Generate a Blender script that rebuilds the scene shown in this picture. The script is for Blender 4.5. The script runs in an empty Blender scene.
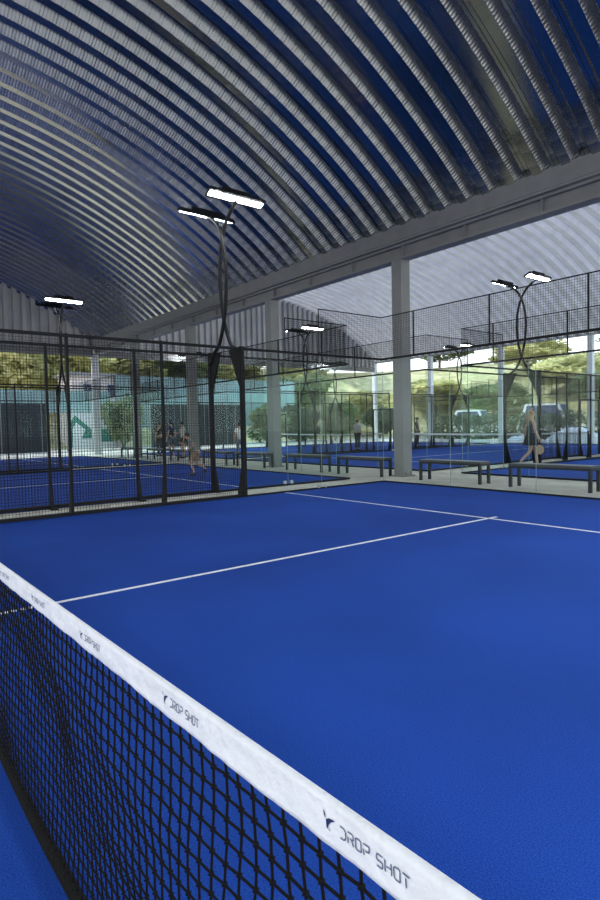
import bpy, bmesh, math, random
from mathutils import Vector, Matrix, noise as mnoise

random.seed(7)
SC = bpy.context.scene
COL = SC.collection
PI = math.pi

# ------------------------------------------------------------------ materials
def new_mat(name):
    m = bpy.data.materials.new(name); m.use_nodes = True
    nt = m.node_tree; nt.nodes.clear()
    return m, nt, nt.nodes.new('ShaderNodeOutputMaterial')

def mat(name, color, rough=0.6, metal=0.0, spec=0.5, var=0.0, scale=8.0, bump=0.0, bscale=60.0, emit=None, estr=0.0):
    m, nt, out = new_mat(name)
    b = nt.nodes.new('ShaderNodeBsdfPrincipled')
    b.inputs['Base Color'].default_value = (*color, 1)
    b.inputs['Roughness'].default_value = rough
    b.inputs['Metallic'].default_value = metal
    b.inputs['Specular IOR Level'].default_value = spec
    tc = nt.nodes.new('ShaderNodeTexCoord')
    if var > 0:
        n = nt.nodes.new('ShaderNodeTexNoise'); n.inputs['Scale'].default_value = scale; n.inputs['Detail'].default_value = 5
        nt.links.new(tc.outputs['Object'], n.inputs['Vector'])
        r = nt.nodes.new('ShaderNodeMapRange')
        r.inputs['From Min'].default_value = .3; r.inputs['From Max'].default_value = .7
        r.inputs['To Min'].default_value = 1 - var; r.inputs['To Max'].default_value = 1 + var
        nt.links.new(n.outputs['Fac'], r.inputs['Value'])
        mx = nt.nodes.new('ShaderNodeVectorMath'); mx.operation = 'SCALE'
        mx.inputs[0].default_value = color
        nt.links.new(r.outputs['Result'], mx.inputs['Scale'])
        nt.links.new(mx.outputs['Vector'], b.inputs['Base Color'])
    if bump > 0:
        n2 = nt.nodes.new('ShaderNodeTexNoise'); n2.inputs['Scale'].default_value = bscale; n2.inputs['Detail'].default_value = 3
        nt.links.new(tc.outputs['Object'], n2.inputs['Vector'])
        bp = nt.nodes.new('ShaderNodeBump'); bp.inputs['Strength'].default_value = bump; bp.inputs['Distance'].default_value = .01
        nt.links.new(n2.outputs['Fac'], bp.inputs['Height']); nt.links.new(bp.outputs['Normal'], b.inputs['Normal'])
    if emit:
        b.inputs['Emission Color'].default_value = (*emit, 1); b.inputs['Emission Strength'].default_value = estr
    nt.links.new(b.outputs[0], out.inputs['Surface'])
    return m

def turf_material():
    m, nt, out = new_mat('blue_artificial_turf')
    b = nt.nodes.new('ShaderNodeBsdfPrincipled'); b.inputs['Roughness'].default_value = 0.95
    b.inputs['Specular IOR Level'].default_value = 0.15
    tc = nt.nodes.new('ShaderNodeTexCoord')
    fine = nt.nodes.new('ShaderNodeTexNoise'); fine.inputs['Scale'].default_value = 160; fine.inputs['Detail'].default_value = 4
    big = nt.nodes.new('ShaderNodeTexNoise'); big.inputs['Scale'].default_value = .55; big.inputs['Detail'].default_value = 4
    nt.links.new(tc.outputs['Object'], fine.inputs['Vector']); nt.links.new(tc.outputs['Object'], big.inputs['Vector'])
    ramp = nt.nodes.new('ShaderNodeValToRGB')
    ramp.color_ramp.elements[0].position = .3; ramp.color_ramp.elements[0].color = (.006, .034, .225, 1)
    ramp.color_ramp.elements[1].position = .72; ramp.color_ramp.elements[1].color = (.018, .088, .43, 1)
    nt.links.new(fine.outputs['Fac'], ramp.inputs['Fac'])
    sand = nt.nodes.new('ShaderNodeTexNoise'); sand.inputs['Scale'].default_value = 55; sand.inputs['Detail'].default_value = 2
    nt.links.new(tc.outputs['Object'], sand.inputs['Vector'])
    sr = nt.nodes.new('ShaderNodeMapRange'); sr.inputs['From Min'].default_value = .74; sr.inputs['From Max'].default_value = .8
    sr.inputs['To Max'].default_value = .3
    nt.links.new(sand.outputs['Fac'], sr.inputs['Value'])
    mixs = nt.nodes.new('ShaderNodeMix'); mixs.data_type = 'RGBA'
    nt.links.new(sr.outputs['Result'], mixs.inputs['Factor']); nt.links.new(ramp.outputs['Color'], mixs.inputs['A'])
    mixs.inputs['B'].default_value = (.09, .2, .6, 1)
    vr = nt.nodes.new('ShaderNodeMapRange'); vr.inputs['From Min'].default_value = .3; vr.inputs['From Max'].default_value = .7
    vr.inputs['To Min'].default_value = .84; vr.inputs['To Max'].default_value = 1.14
    nt.links.new(big.outputs['Fac'], vr.inputs['Value'])
    sc = nt.nodes.new('ShaderNodeVectorMath'); sc.operation = 'SCALE'
    nt.links.new(mixs.outputs['Result'], sc.inputs[0]); nt.links.new(vr.outputs['Result'], sc.inputs['Scale'])
    nt.links.new(sc.outputs['Vector'], b.inputs['Base Color'])
    bp = nt.nodes.new('ShaderNodeBump'); bp.inputs['Strength'].default_value = .42; bp.inputs['Distance'].default_value = .006
    nt.links.new(fine.outputs['Fac'], bp.inputs['Height']); nt.links.new(bp.outputs['Normal'], b.inputs['Normal'])
    nt.links.new(b.outputs[0], out.inputs['Surface'])
    return m

def glass_material(name, tint, refl=1.0):
    m, nt, out = new_mat(name)
    t = nt.nodes.new('ShaderNodeBsdfTransparent'); t.inputs['Color'].default_value = (*tint, 1)
    g = nt.nodes.new('ShaderNodeBsdfGlossy'); g.inputs['Roughness'].default_value = 0.02
    g.inputs['Color'].default_value = (.95, 1, .98, 1)
    lw = nt.nodes.new('ShaderNodeLayerWeight'); lw.inputs['Blend'].default_value = .5
    pw = nt.nodes.new('ShaderNodeMath'); pw.operation = 'POWER'; pw.inputs[1].default_value = 5
    nt.links.new(lw.outputs['Facing'], pw.inputs[0])
    mu = nt.nodes.new('ShaderNodeMath'); mu.operation = 'MULTIPLY_ADD'; mu.inputs[1].default_value = .22 * refl; mu.inputs[2].default_value = .008 * refl
    nt.links.new(pw.outputs[0], mu.inputs[0])
    mx = nt.nodes.new('ShaderNodeMixShader')
    nt.links.new(mu.outputs[0], mx.inputs[0]); nt.links.new(t.outputs[0], mx.inputs[1]); nt.links.new(g.outputs[0], mx.inputs[2])
    nt.links.new(mx.outputs[0], out.inputs['Surface'])
    return m

def roof_material(name, base, rough, wavescale, metal, flat=.6, transl=0.0):
    # galvanised curved sheet: fine transverse crimps along the arc ("arc" attribute, metres)
    m, nt, out = new_mat(name)
    b = nt.nodes.new('ShaderNodeBsdfPrincipled'); b.inputs['Metallic'].default_value = metal
    b.inputs['Roughness'].default_value = rough
    at = nt.nodes.new('ShaderNodeAttribute'); at.attribute_name = 'arc'
    fl = nt.nodes.new('ShaderNodeAttribute'); fl.attribute_name = 'flank'
    tc = nt.nodes.new('ShaderNodeTexCoord')
    n = nt.nodes.new('ShaderNodeTexNoise'); n.inputs['Scale'].default_value = 1.3; n.inputs['Detail'].default_value = 4
    nt.links.new(tc.outputs['Object'], n.inputs['Vector'])
    r = nt.nodes.new('ShaderNodeMapRange'); r.inputs['To Min'].default_value = .75; r.inputs['To Max'].default_value = 1.2
    nt.links.new(n.outputs['Fac'], r.inputs['Value'])
    sc = nt.nodes.new('ShaderNodeVectorMath'); sc.operation = 'SCALE'; sc.inputs[0].default_value = base
    nt.links.new(r.outputs['Result'], sc.inputs['Scale']); nt.links.new(sc.outputs['Vector'], b.inputs['Base Color'])
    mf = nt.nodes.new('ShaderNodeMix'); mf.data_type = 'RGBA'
    mf.inputs['A'].default_value = (flat * base[0] * 1.04, flat * base[1] * 1.02, flat * base[2] * .9, 1)  # flats toned darker and warmer than flanks to temper the light they mirror
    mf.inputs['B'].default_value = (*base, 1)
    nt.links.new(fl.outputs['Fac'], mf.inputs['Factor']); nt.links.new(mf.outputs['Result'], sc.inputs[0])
    rr = nt.nodes.new('ShaderNodeMapRange'); rr.inputs['To Min'].default_value = rough * .6; rr.inputs['To Max'].default_value = rough * 1.1
    nt.links.new(fl.outputs['Fac'], rr.inputs['Value']); nt.links.new(rr.outputs['Result'], b.inputs['Roughness'])
    s1 = nt.nodes.new('ShaderNodeMath'); s1.operation = 'MULTIPLY'; s1.inputs[1].default_value = 2 * PI / wavescale
    nt.links.new(at.outputs['Fac'], s1.inputs[0])
    s2 = nt.nodes.new('ShaderNodeMath'); s2.operation = 'SINE'; nt.links.new(s1.outputs[0], s2.inputs[0])
    w1 = nt.nodes.new('ShaderNodeMath'); w1.operation = 'MULTIPLY'; w1.inputs[1].default_value = 2 * PI / .27
    nt.links.new(at.outputs['Fac'], w1.inputs[0])
    w2 = nt.nodes.new('ShaderNodeMath'); w2.operation = 'SINE'; nt.links.new(w1.outputs[0], w2.inputs[0])
    w3 = nt.nodes.new('ShaderNodeMath'); w3.operation = 'MULTIPLY_ADD'; w3.inputs[1].default_value = 1.1
    nt.links.new(w2.outputs[0], w3.inputs[0]); nt.links.new(s2.outputs[0], w3.inputs[2])
    s3 = nt.nodes.new('ShaderNodeMath'); s3.operation = 'MULTIPLY'; nt.links.new(w3.outputs[0], s3.inputs[0]); nt.links.new(fl.outputs['Fac'], s3.inputs[1])
    bp = nt.nodes.new('ShaderNodeBump'); bp.inputs['Strength'].default_value = .42; bp.inputs['Distance'].default_value = .006
    nt.links.new(s3.outputs[0], bp.inputs['Height']); nt.links.new(bp.outputs['Normal'], b.inputs['Normal'])
    if transl > 0:       # added glow, as of daylight through the sheet, to brighten the second vault
        tr = nt.nodes.new('ShaderNodeBsdfTranslucent'); nt.links.new(sc.outputs['Vector'], tr.inputs['Color'])
        ms = nt.nodes.new('ShaderNodeMixShader'); ms.inputs[0].default_value = transl
        nt.links.new(b.outputs[0], ms.inputs[1]); nt.links.new(tr.outputs[0], ms.inputs[2]); nt.links.new(ms.outputs[0], out.inputs['Surface'])
    else:
        nt.links.new(b.outputs[0], out.inputs['Surface'])
    return m

def hill_material():
    m, nt, out = new_mat('dry_grass_hillside')
    b = nt.nodes.new('ShaderNodeBsdfPrincipled'); b.inputs['Roughness'].default_value = 1
    b.inputs['Specular IOR Level'].default_value = 0.05
    tc = nt.nodes.new('ShaderNodeTexCoord')
    n = nt.nodes.new('ShaderNodeTexNoise'); n.inputs['Scale'].default_value = .7; n.inputs['Detail'].default_value = 12; n.inputs['Roughness'].default_value = .75
    nt.links.new(tc.outputs['Object'], n.inputs['Vector'])
    ramp = nt.nodes.new('ShaderNodeValToRGB')
    ramp.color_ramp.elements[0].position = .35; ramp.color_ramp.elements[0].color = (.2, .2, .1, 1)
    ramp.color_ramp.elements[1].position = .65; ramp.color_ramp.elements[1].color = (.55, .5, .28, 1)
    nt.links.new(n.outputs['Fac'], ramp.inputs['Fac']); nt.links.new(ramp.outputs['Color'], b.inputs['Base Color'])
    nt.links.new(b.outputs[0], out.inputs['Surface'])
    return m

def leaf_material(name, c1, c2):
    m, nt, out = new_mat(name)
    b = nt.nodes.new('ShaderNodeBsdfPrincipled'); b.inputs['Roughness'].default_value = .7
    b.inputs['Specular IOR Level'].default_value = 0.2
    tc = nt.nodes.new('ShaderNodeTexCoord')
    n = nt.nodes.new('ShaderNodeTexNoise'); n.inputs['Scale'].default_value = 1.1; n.inputs['Detail'].default_value = 6
    nt.links.new(tc.outputs['Object'], n.inputs['Vector'])
    ramp = nt.nodes.new('ShaderNodeValToRGB')
    ramp.color_ramp.elements[0].position = .36; ramp.color_ramp.elements[0].color = (*c1, 1)
    ramp.color_ramp.elements[1].position = .64; ramp.color_ramp.elements[1].color = (*c2, 1)
    nt.links.new(n.outputs['Fac'], ramp.inputs['Fac']); nt.links.new(ramp.outputs['Color'], b.inputs['Base Color'])
    tr = nt.nodes.new('ShaderNodeBsdfTranslucent'); nt.links.new(ramp.outputs['Color'], tr.inputs['Color'])
    mx = nt.nodes.new('ShaderNodeMixShader'); mx.inputs[0].default_value = .5
    nt.links.new(b.outputs[0], mx.inputs[1]); nt.links.new(tr.outputs[0], mx.inputs[2])
    nt.links.new(mx.outputs[0], out.inputs['Surface'])
    return m

M = {}
M['turf'] = turf_material()
M['line'] = mat('white_line_paint', (.78, .8, .82), .9, var=.08, scale=30)
M['concrete'] = mat('pale_concrete', (.5, .48, .42), .9, var=.14, scale=1.5, bump=.2)
M['ground'] = mat('gravel_ground', (.3, .28, .24), .95, var=.2, scale=2)
M['steel'] = mat('grey_painted_steel', (.2, .2, .2), .55, var=.08, scale=3)
M['column'] = mat('grey_column_paint', (.21, .215, .21), .6, var=.08, scale=2)
M['palecol'] = mat('pale_grey_column_paint', (.62, .64, .66), .5, var=.05)
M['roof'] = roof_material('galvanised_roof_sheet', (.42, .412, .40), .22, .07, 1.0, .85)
M['roof2'] = roof_material('galvanised_roof_sheet_daylit', (.78, .76, .75), .5, .07, .25, .85, .1)  # base lightened to stand in for daylight on this vault
M['endwall'] = mat('corrugated_wall_sheet', (.5, .49, .48), .5, metal=.2, var=.12, scale=1)
M['black'] = mat('black_powder_coat', (.007, .007, .008), .6, spec=.25, var=.2, scale=10)
M['wire'] = mat('black_fence_wire', (.006, .0065, .007), .6, spec=.25)
M['glass'] = glass_material('court_glass', (.965, .99, .983), .75)
M['seam'] = mat('pale_green_glass_edge', (.22, .32, .29), .4)
M['bolt'] = mat('brushed_steel', (.6, .6, .6), .35, metal=1.0)
M['tape'] = mat('white_net_tape_cloth', (.77, .765, .745), .85, var=.06, scale=14, bump=.5, bscale=45)
M['ink'] = mat('navy_print', (.008, .02, .09), .7)
M['inkgrey'] = mat('slate_print', (.10, .13, .2), .7)
M['net'] = mat('black_net_cord', (.004, .004, .005), .8, spec=.15)
M['band'] = mat('black_bottom_band', (.009, .0085, .0075), .9, spec=.1, bump=.8, bscale=90)
M['led'] = mat('lit_led_panel', (1, 1, 1), .5, emit=(.93, .97, 1.0), estr=200)
M['bench'] = mat('dark_bench_metal', (.012, .014, .016), .5)
M['benchtop'] = mat('grey_bench_top', (.06, .063, .066), .4)
M['tarp'] = mat('dark_windscreen_fabric', (.028, .04, .05), .8, var=.15, scale=1)
M['teal'] = mat('teal_screen_fabric', (.3, .46, .45), .8, var=.15, scale=.8)
M['banner'] = mat('white_banner', (.72, .74, .74), .7)
M['green'] = mat('green_print', (.03, .23, .17), .7)
M['hill'] = hill_material()
M['leafy'] = leaf_material('yellow_green_leaves', (.32, .33, .12), (.74, .7, .34))
M['leafg'] = leaf_material('mid_green_leaves', (.1, .15, .07), (.36, .42, .2))
M['leafd'] = leaf_material('dark_green_leaves', (.05, .075, .045), (.17, .21, .13))
M['bark'] = mat('grey_brown_bark', (.13, .1, .075), .9, var=.2)
M['carwhite'] = mat('white_car_paint', (.78, .79, .8), .25)
M['carglass'] = mat('tinted_car_glass', (.06, .07, .14), .1)
M['tyre'] = mat('black_tyre', (.015, .015, .015), .8)
M['plaster'] = mat('pale_pink_plaster', (.62, .53, .5), .8, var=.06)
M['skin'] = mat('skin', (.5, .3, .21), .6)
M['hairdark'] = mat('dark_hair', (.012, .009, .008), .6)
M['hairblond'] = mat('blond_hair', (.3, .19, .085), .6, var=.25, scale=30)
M['navy'] = mat('navy_cloth', (.018, .03, .085), .85)
M['charcoal'] = mat('charcoal_cloth', (.016, .018, .022), .85)
M['dusk'] = mat('dark_slate_cloth', (.03, .045, .06), .85)
M['greytee'] = mat('grey_green_cloth', (.22, .28, .27), .85)
M['palegrey'] = mat('pale_grey_cloth', (.5, .51, .5), .85)
M['whitecloth'] = mat('white_cloth', (.75, .76, .78), .85)
M['tan'] = mat('tan_cloth', (.38, .27, .17), .85)
M['denim'] = mat('blue_grey_cloth', (.09, .12, .17), .85)
M['redshoe'] = mat('coral_red_shoe', (.5, .1, .09), .6)
M['darkshoe'] = mat('dark_shoe', (.02, .02, .022), .6)
M['whiteshoe'] = mat('white_shoe', (.7, .7, .7), .6)

# ------------------------------------------------------------------ mesh helpers
class MB:
    def __init__(s): s.v = []; s.f = []; s.sm = False
    def box(s, a, b):
        n = len(s.v)
        for z in (a[2], b[2]):
            for x, y in ((a[0], a[1]), (b[0], a[1]), (b[0], b[1]), (a[0], b[1])): s.v.append((x, y, z))
        for q in ((0, 3, 2, 1), (4, 5, 6, 7), (0, 1, 5, 4), (1, 2, 6, 5), (2, 3, 7, 6), (3, 0, 4, 7)): s.f.append([n + i for i in q])
        return s
    def tube(s, pts, r, n=6, caps=True):
        pts = [Vector(p) for p in pts]
        rs = r if isinstance(r, (list, tuple)) else [r] * len(pts)
        base = len(s.v); N = None
        for i, p in enumerate(pts):
            d = (pts[min(i + 1, len(pts) - 1)] - pts[max(i - 1, 0)]).normalized()
            if N is None:
                N = d.orthogonal().normalized()
            else:
                N = (N - d * N.dot(d))
                N = N.normalized() if N.length > 1e-6 else d.orthogonal().normalized()
            B = d.cross(N)
            for k in range(n):
                a = 2 * PI * k / n + PI / n
                s.v.append(tuple(p + (N * math.cos(a) + B * math.sin(a)) * rs[i]))
        for i in range(len(pts) - 1):
            for k in range(n):
                a = base + i * n + k; b2 = base + i * n + (k + 1) % n
                s.f.append([a, b2, b2 + n, a + n])
        if caps:
            s.f.append([base + k for k in reversed(range(n))])
            e = base + (len(pts) - 1) * n; s.f.append([e + k for k in range(n)])
        return s
    def prism(s, poly, d):
        """extrude the 3-D polygon by vector d"""
        n = len(s.v); k = len(poly)
        d = Vector(d)
        for p in poly: s.v.append(tuple(p))
        for p in poly: s.v.append(tuple(Vector(p) + d))
        s.f.append([n + i for i in range(k)]); s.f.append([n + k + i for i in reversed(range(k))])
        for i in range(k):
            j = (i + 1) % k; s.f.append([n + j, n + i, n + k + i, n + k + j])
        return s
    def ell(s, c, r, seg=10, rings=7):
        n = len(s.v)
        for i in range(1, rings):
            th = PI * i / rings
            for k in range(seg):
                a = 2 * PI * k / seg
                s.v.append((c[0] + r[0] * math.sin(th) * math.cos(a), c[1] + r[1] * math.sin(th) * math.sin(a), c[2] + r[2] * math.cos(th)))
        s.v.append((c[0], c[1], c[2] + r[2])); t = len(s.v) - 1
        s.v.append((c[0], c[1], c[2] - r[2])); b = len(s.v) - 1
        for i in range(rings - 2):
            for k in range(seg):
                a = n + i * seg + k; a2 = n + i * seg + (k + 1) % seg
                s.f.append([a, a + seg, a2 + seg, a2])
        for k in range(seg):
            k2 = (k + 1) % seg
            s.f.append([t, n + k, n + k2]); e = n + (rings - 2) * seg; s.f.append([b, e + k2, e + k])
        return s
    def quad(s, *p):
        n = len(s.v); s.v += [tuple(q) for q in p]; s.f.append([n + i for i in range(len(p))]); return s
    def mesh(s, name, m, smooth=False, recalc=True):
        me = bpy.data.meshes.new(name); me.from_pydata(s.v, [], s.f)
        if recalc:
            bm = bmesh.new(); bm.from_mesh(me); bmesh.ops.recalc_face_normals(bm, faces=bm.faces); bm.to_mesh(me); bm.free()
        if smooth: me.polygons.foreach_set('use_smooth', [True] * len(me.polygons))
        me.materials.append(m); me.update()
        return me
    def build(s, name, m, parent=None, smooth=False, recalc=True):
        if parent is not None:
            o0 = root_loc(parent)
            s.v = [(x - o0[0], y - o0[1], z - o0[2]) for x, y, z in s.v]
        return link(name, s.mesh(name, m, smooth, recalc), parent)

def root_loc(o):
    l = Vector((0, 0, 0))
    while o is not None: l += o.location; o = o.parent
    return l

def link(name, me, parent=None, loc=None):
    o = bpy.data.objects.new(name, me); COL.objects.link(o)
    if parent is not None: o.parent = parent
    if loc is not None: o.location = loc
    return o

def tag(o, label=None, cat=None, group=None, kind=None):
    if label: o['label'] = label
    if cat: o['category'] = cat
    if group: o['group'] = group
    if kind: o['kind'] = kind
    return o

def thing(name, label, cat, loc=(0, 0, 0), rz=0, group=None):
    o = bpy.data.objects.new(name, None); COL.objects.link(o)
    o.empty_display_size = .2; o.location = loc; o.rotation_euler = (0, 0, rz)
    return tag(o, label, cat, group)

def copy_tree(o, parent=None):
    c = o.copy(); COL.objects.link(c); c.parent = parent
    for ch in list(o.children): copy_tree(ch, c)
    return c

def struct(o, label=None, cat=None):
    return tag(o, label, cat, None, 'structure')

# ------------------------------------------------------------------ layout (metres; net line of the near court is y = 0)
GAP = 1.25
COURT_X = [(0, 10), (-11.25, -1.25), (-22.5, -12.5)]
ROW_Y = [0.0, 23.15]                 # net line of each row; a half court is 10 m
COLX = [5.2, -.8, -6.75, -12.75, -18.75, -24.6]
SPRING, RISE, HALF = 6.5, 4.05, 11.4
VC = [0.0, 23.2]                     # vault axes

# ------------------------------------------------------------------ setting
g = MB().box((-37, -13, -.3), (20, 41, -.02)).build('floor', M['concrete']); struct(g, 'pale concrete slab and walkways around the blue courts', 'floor')
g = MB().box((-160, -60, -.5), (120, 190, -.08)).build('ground', M['ground']); struct(g, 'gravel ground around the halls', 'ground')

ordinal = {(0, 0): 'nearest blue court', (0, 1): 'blue court behind the left mesh fence', (0, 2): 'farthest blue court at the left end',
           (1, 0): 'blue court beyond the benches on the right', (1, 1): 'blue court beyond the grey column', (1, 2): 'far blue court under the second roof'}
for r, ny in enumerate(ROW_Y):
    for c, (x0, x1) in enumerate(COURT_X):
        t = MB().box((x0 + .03, ny - 9.97, -.06), (x1 - .03, ny + 9.97, 0)).build('floor_court', M['turf'])
        struct(t, 'artificial turf of the ' + ordinal[(r, c)], 'court surface')
        w = .05; z = .0025
        def ln(a, b, nm):
            MB().box((a[0], a[1], .0002), (b[0], b[1], z)).build(nm, M['line'], t)
        for s in (1, -1):
            if r == 0 and s < 0 and c > 0: continue
            yy = ny + s * 6.95
            ln((x0 + .04, yy - w / 2), (x1 - .04, yy + w / 2), 'service_line')
        ya = ny - 6.95 - .2
        ln(((x0 + x1) / 2 - w / 2, ya), ((x0 + x1) / 2 + w / 2, ny + 7.15), 'center_line')

# vaulted roofs: one trapezoidal sheet profile swept along the arc
def vault(name, yc, x0, x1, m, label):
    P = .62; R = (HALF ** 2 + RISE ** 2) / (2 * RISE); zc = SPRING + RISE - R
    th = math.asin(HALF / R); NS = 72
    prof = [(0, 0, 0), (.12, 0, 0), (.125, .004, 1), (.245, .19, 1), (.25, .195, 0), (.31, .195, 0), (.315, .205, 0), (.335, .205, 0), (.34, .195, 0), (.40, .195, 0), (.405, .19, 1), (.525, .004, 1), (.53, 0, 0)]
    nr = int((x1 - x0) / P)
    xs = []
    for i in range(nr):
        for px, pz, fl in prof: xs.append((x0 + i * P + px, pz, fl))
    v = []; f = []; arc = []; flank = []
    for j in range(NS + 1):
        a = -th + 2 * th * j / NS
        for x, d, fl in xs:
            rr = R + d
            v.append((x, yc + rr * math.sin(a), zc + rr * math.cos(a))); arc.append(R * (a + th)); flank.append(float(fl))
    W = len(xs)
    for j in range(NS):
        for i in range(W - 1):
            f.append([j * W + i, j * W + i + 1, (j + 1) * W + i + 1, (j + 1) * W + i])
    me = bpy.data.meshes.new(name); me.from_pydata(v, [], f)
    me.attributes.new('arc', 'FLOAT', 'POINT').data.foreach_set('value', arc)
    me.attributes.new('flank', 'FLOAT', 'POINT').data.foreach_set('value', flank)
    me.materials.append(m); me.update()
    # smooth along the arc only: mark edges running along the arc sharp via flat flanks, keep faces flat (72 steps is fine)
    o = link(name, me); struct(o, label, 'roof')
    return R, zc, th
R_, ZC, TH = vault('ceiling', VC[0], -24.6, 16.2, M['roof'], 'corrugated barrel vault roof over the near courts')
vault('ceiling', VC[1], -24.6, 16.2, M['roof2'], 'daylight-toned corrugated barrel vault roof over the second row of courts')

# corrugated end walls under the arches
def endwall(name, yc, x, label):
    mb = MB(); P = .46; y = -HALF
    prof = [(0, 0), (.17, 0), (.2, .2), (.41, .2)]
    pts = []
    while y < HALF:
        for a, d in prof:
            if y + a <= HALF: pts.append((y + a, d))
        y += P
    for i in range(len(pts) - 1):
        (ya, da), (yb, db) = pts[i], pts[i + 1]
        za = ZC + math.sqrt(max(R_ ** 2 - ya ** 2, 0)) + .1; zb = ZC + math.sqrt(max(R_ ** 2 - yb ** 2, 0)) + .1
        mb.quad((x + da, yc + ya, 6.0), (x + db, yc + yb, 6.0), (x + db, yc + yb, zb), (x + da, yc + ya, za))
    struct(mb.build(name, M['endwall'], recalc=False), label, 'wall')
    bm_ = MB().box((x - .12, yc - HALF, 5.82), (x + .2, yc + HALF, 6.05)).box((x - .05, yc - HALF, 5.7), (x + .12, yc + HALF, 5.82))
    struct(bm_.build('trim_1', M['steel']), 'grey steel edge beam under the ' + label.replace('corrugated steel end wall', 'end wall'), 'beam')
endwall('wall_west', VC[0], -24.5, 'corrugated steel end wall closing the near vault')
endwall('wall_west', VC[1], -24.5, 'corrugated steel end wall closing the second vault')

# eaves beams (valley girders) and columns
def girder(y, label):
    mb = MB()
    if abs(y) > 20:
        mb.box((-24.7, y - .1, 6.42), (16.3, y + .1, 6.62)); struct(mb.build('beam', M['steel']), label, 'beam'); return
    mb.box((-24.7, y - .16, 5.78), (16.3, y + .16, 5.84)).box((-24.7, y - .05, 5.84), (16.3, y + .05, 6.12)).box((-24.7, y - .16, 6.12), (16.3, y + .16, 6.18))
    mb.box((-24.7, y - .28, 6.18), (16.3, y + .28, 6.24)).box((-24.7, y - .30, 6.24), (16.3, y - .26, 6.62)).box((-24.7, y + .26, 6.24), (16.3, y + .30, 6.62))
    x = -24
    while x < 16.2:
        mb.box((x, y - .15, 5.84), (x + .02, y + .15, 6.12)); x += 1.95
    struct(mb.build('beam', M['steel']), label, 'beam')
girder(11.6, 'long grey steel girder between the two vaulted roofs')
girder(34.85, 'far grey steel girder at the outer edge of the second roof')
girder(-11.6, 'grey steel girder at the outer edge of the near roof')
colnames = {-.8: 'grey square steel column nearest the benches', -6.75: 'grey steel column behind the glass corner', -12.75: 'grey steel column third from the right under the girder',
            -18.75: 'grey steel column fourth from the right under the girder', -24.6: 'pale end column beside the corrugated end wall', 5.2: 'grey steel column right of the benches'}
for x in COLX:
    for y in (11.6, 34.85, -11.6):
        if y < 0 and x < 0: continue
        m = M['column'] if (y == 11.6 and x > -24) else M['palecol']
        w = .17 if y == 11.6 else .15
        mb = MB().box((x - w, y - w, 0), (x + w, y + w, 6.42 if y > 20 else 5.78))
        mb.box((x - w - .06, y - w - .06, -.02), (x + w + .06, y + w + .06, .02))
        for sx in (-1, 1):
            for sy in (-1, 1):
                mb.prism([(x + sx * (w + .05), y + sy * w * .6, .02), (x + sx * w, y + sy * w * .6, .02), (x + sx * w, y + sy * w * .6, .14)], (0, .015, 0))
        lab = colnames[x] if y == 11.6 else ('pale column along the far open side of the second hall' if y > 20 else 'column on the near open side')
        o = struct(mb.build('column', m), lab, 'column')
        if x == -24.6 and y == 11.6:
            MB().tube([(x + .45, y - .3, 0), (x + .45, y - .3, 5.0), (x + .4, y - .3, 5.3), (x + .1, y - .2, 5.6), (x + .1, y - .2, 6.2)], .06, 8).build('downpipe', M['palecol'], o)

# ------------------------------------------------------------------ fences and glass walls
_pm = {}
def wire_mesh(w, h):
    """one welded wire panel in the local XZ plane, origin at its lower left corner"""
    k = (round(w, 3), round(h, 3))
    if k in _pm: return _pm[k]
    mb = MB(); r = .0021
    n = max(1, round(w / .05)); q = max(1, round(h / .05))
    for i in range(n + 1):
        x = w * i / n; mb.box((x - r, -r, 0), (x + r, r, h))
    for j in range(q + 1):
        z = h * j / q; mb.box((0, r, z - r), (w, r * 3, z + r))
    _pm[k] = mb.mesh('mesh_panel', M['wire'], recalc=False)
    return _pm[k]

def panel(parent, p0, axis, w, h):
    o = link('mesh_panel', wire_mesh(w, h), parent)
    rl = root_loc(parent); o.location = (p0[0] - rl.x, p0[1] - rl.y, p0[2] - rl.z)
    if axis == 'y': o.rotation_euler = (0, 0, PI / 2)
    return o

def fence_run(x, ny, side, out, label, portal=True, end_post=False):
    """mesh fence of one half court along y; out = direction (+-1 in x) of the corridor"""
    t = thing('mesh_fence', label, 'fence', (x, ny + side * 3.4, 0), 0, 'mesh fences along the court sides')
    ys = [.85, 2.54, 4.22, 5.92]
    for i, yy in enumerate(ys):
        if i == 3 and not end_post: continue      # the floodlight pole's leg closes this end
        Y = ny + side * yy
        mb = MB().box((x - .02, Y - .02, 0), (x + .02, Y + .02, 3.02))
        mb.prism([(x + out * .03, Y - .012, 0), (x + out * .16, Y - .012, 0), (x + out * .16, Y - .012, .05), (x + out * .03, Y - .012, .75)], (0, .024, 0))
        mb.box((x - .03 if out > 0 else x - .25, Y - .06, -.012), (x + .25 if out > 0 else x + .03, Y + .06, .012))
        p = mb.build('post', M['black'], t)
    for i in range(3):
        a, b = ny + side * ys[i], ny + side * ys[i + 1]
        panel(t, (x, min(a, b) + .03, .06), 'y', abs(b - a) - .06, 2.9)
    a, b = ny + side * ys[0], ny + side * ys[-1]
    lo, hi = min(a, b), max(a, b)
    MB().box((x - .025, lo - .03, 2.96), (x + .025, hi + .03, 3.01)).build('top_rail', M['black'], t)
    MB().box((x - .03, lo - .03, .0), (x + .03, hi + .03, .055)).build('bottom_rail', M['black'], t)
    if portal and side > 0:
        d = thing('door_frame', label.replace('mesh fence', 'black door frame at the net end of the mesh fence') if 'mesh fence' in label else label, 'door frame', (x, ny, 0), 0, 'door frames in the fences')
        MB().box((x - .03, ny - .79, 2.16), (x + .03, ny + .79, 2.22)).build('lintel', M['black'], d)
        for s in (-1, 1):
            MB().box((x - .03, ny + s * .79 - .03, 0), (x + .03, ny + s * .79 + .03, 2.22)).build('post', M['black'], d)
    return t

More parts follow.
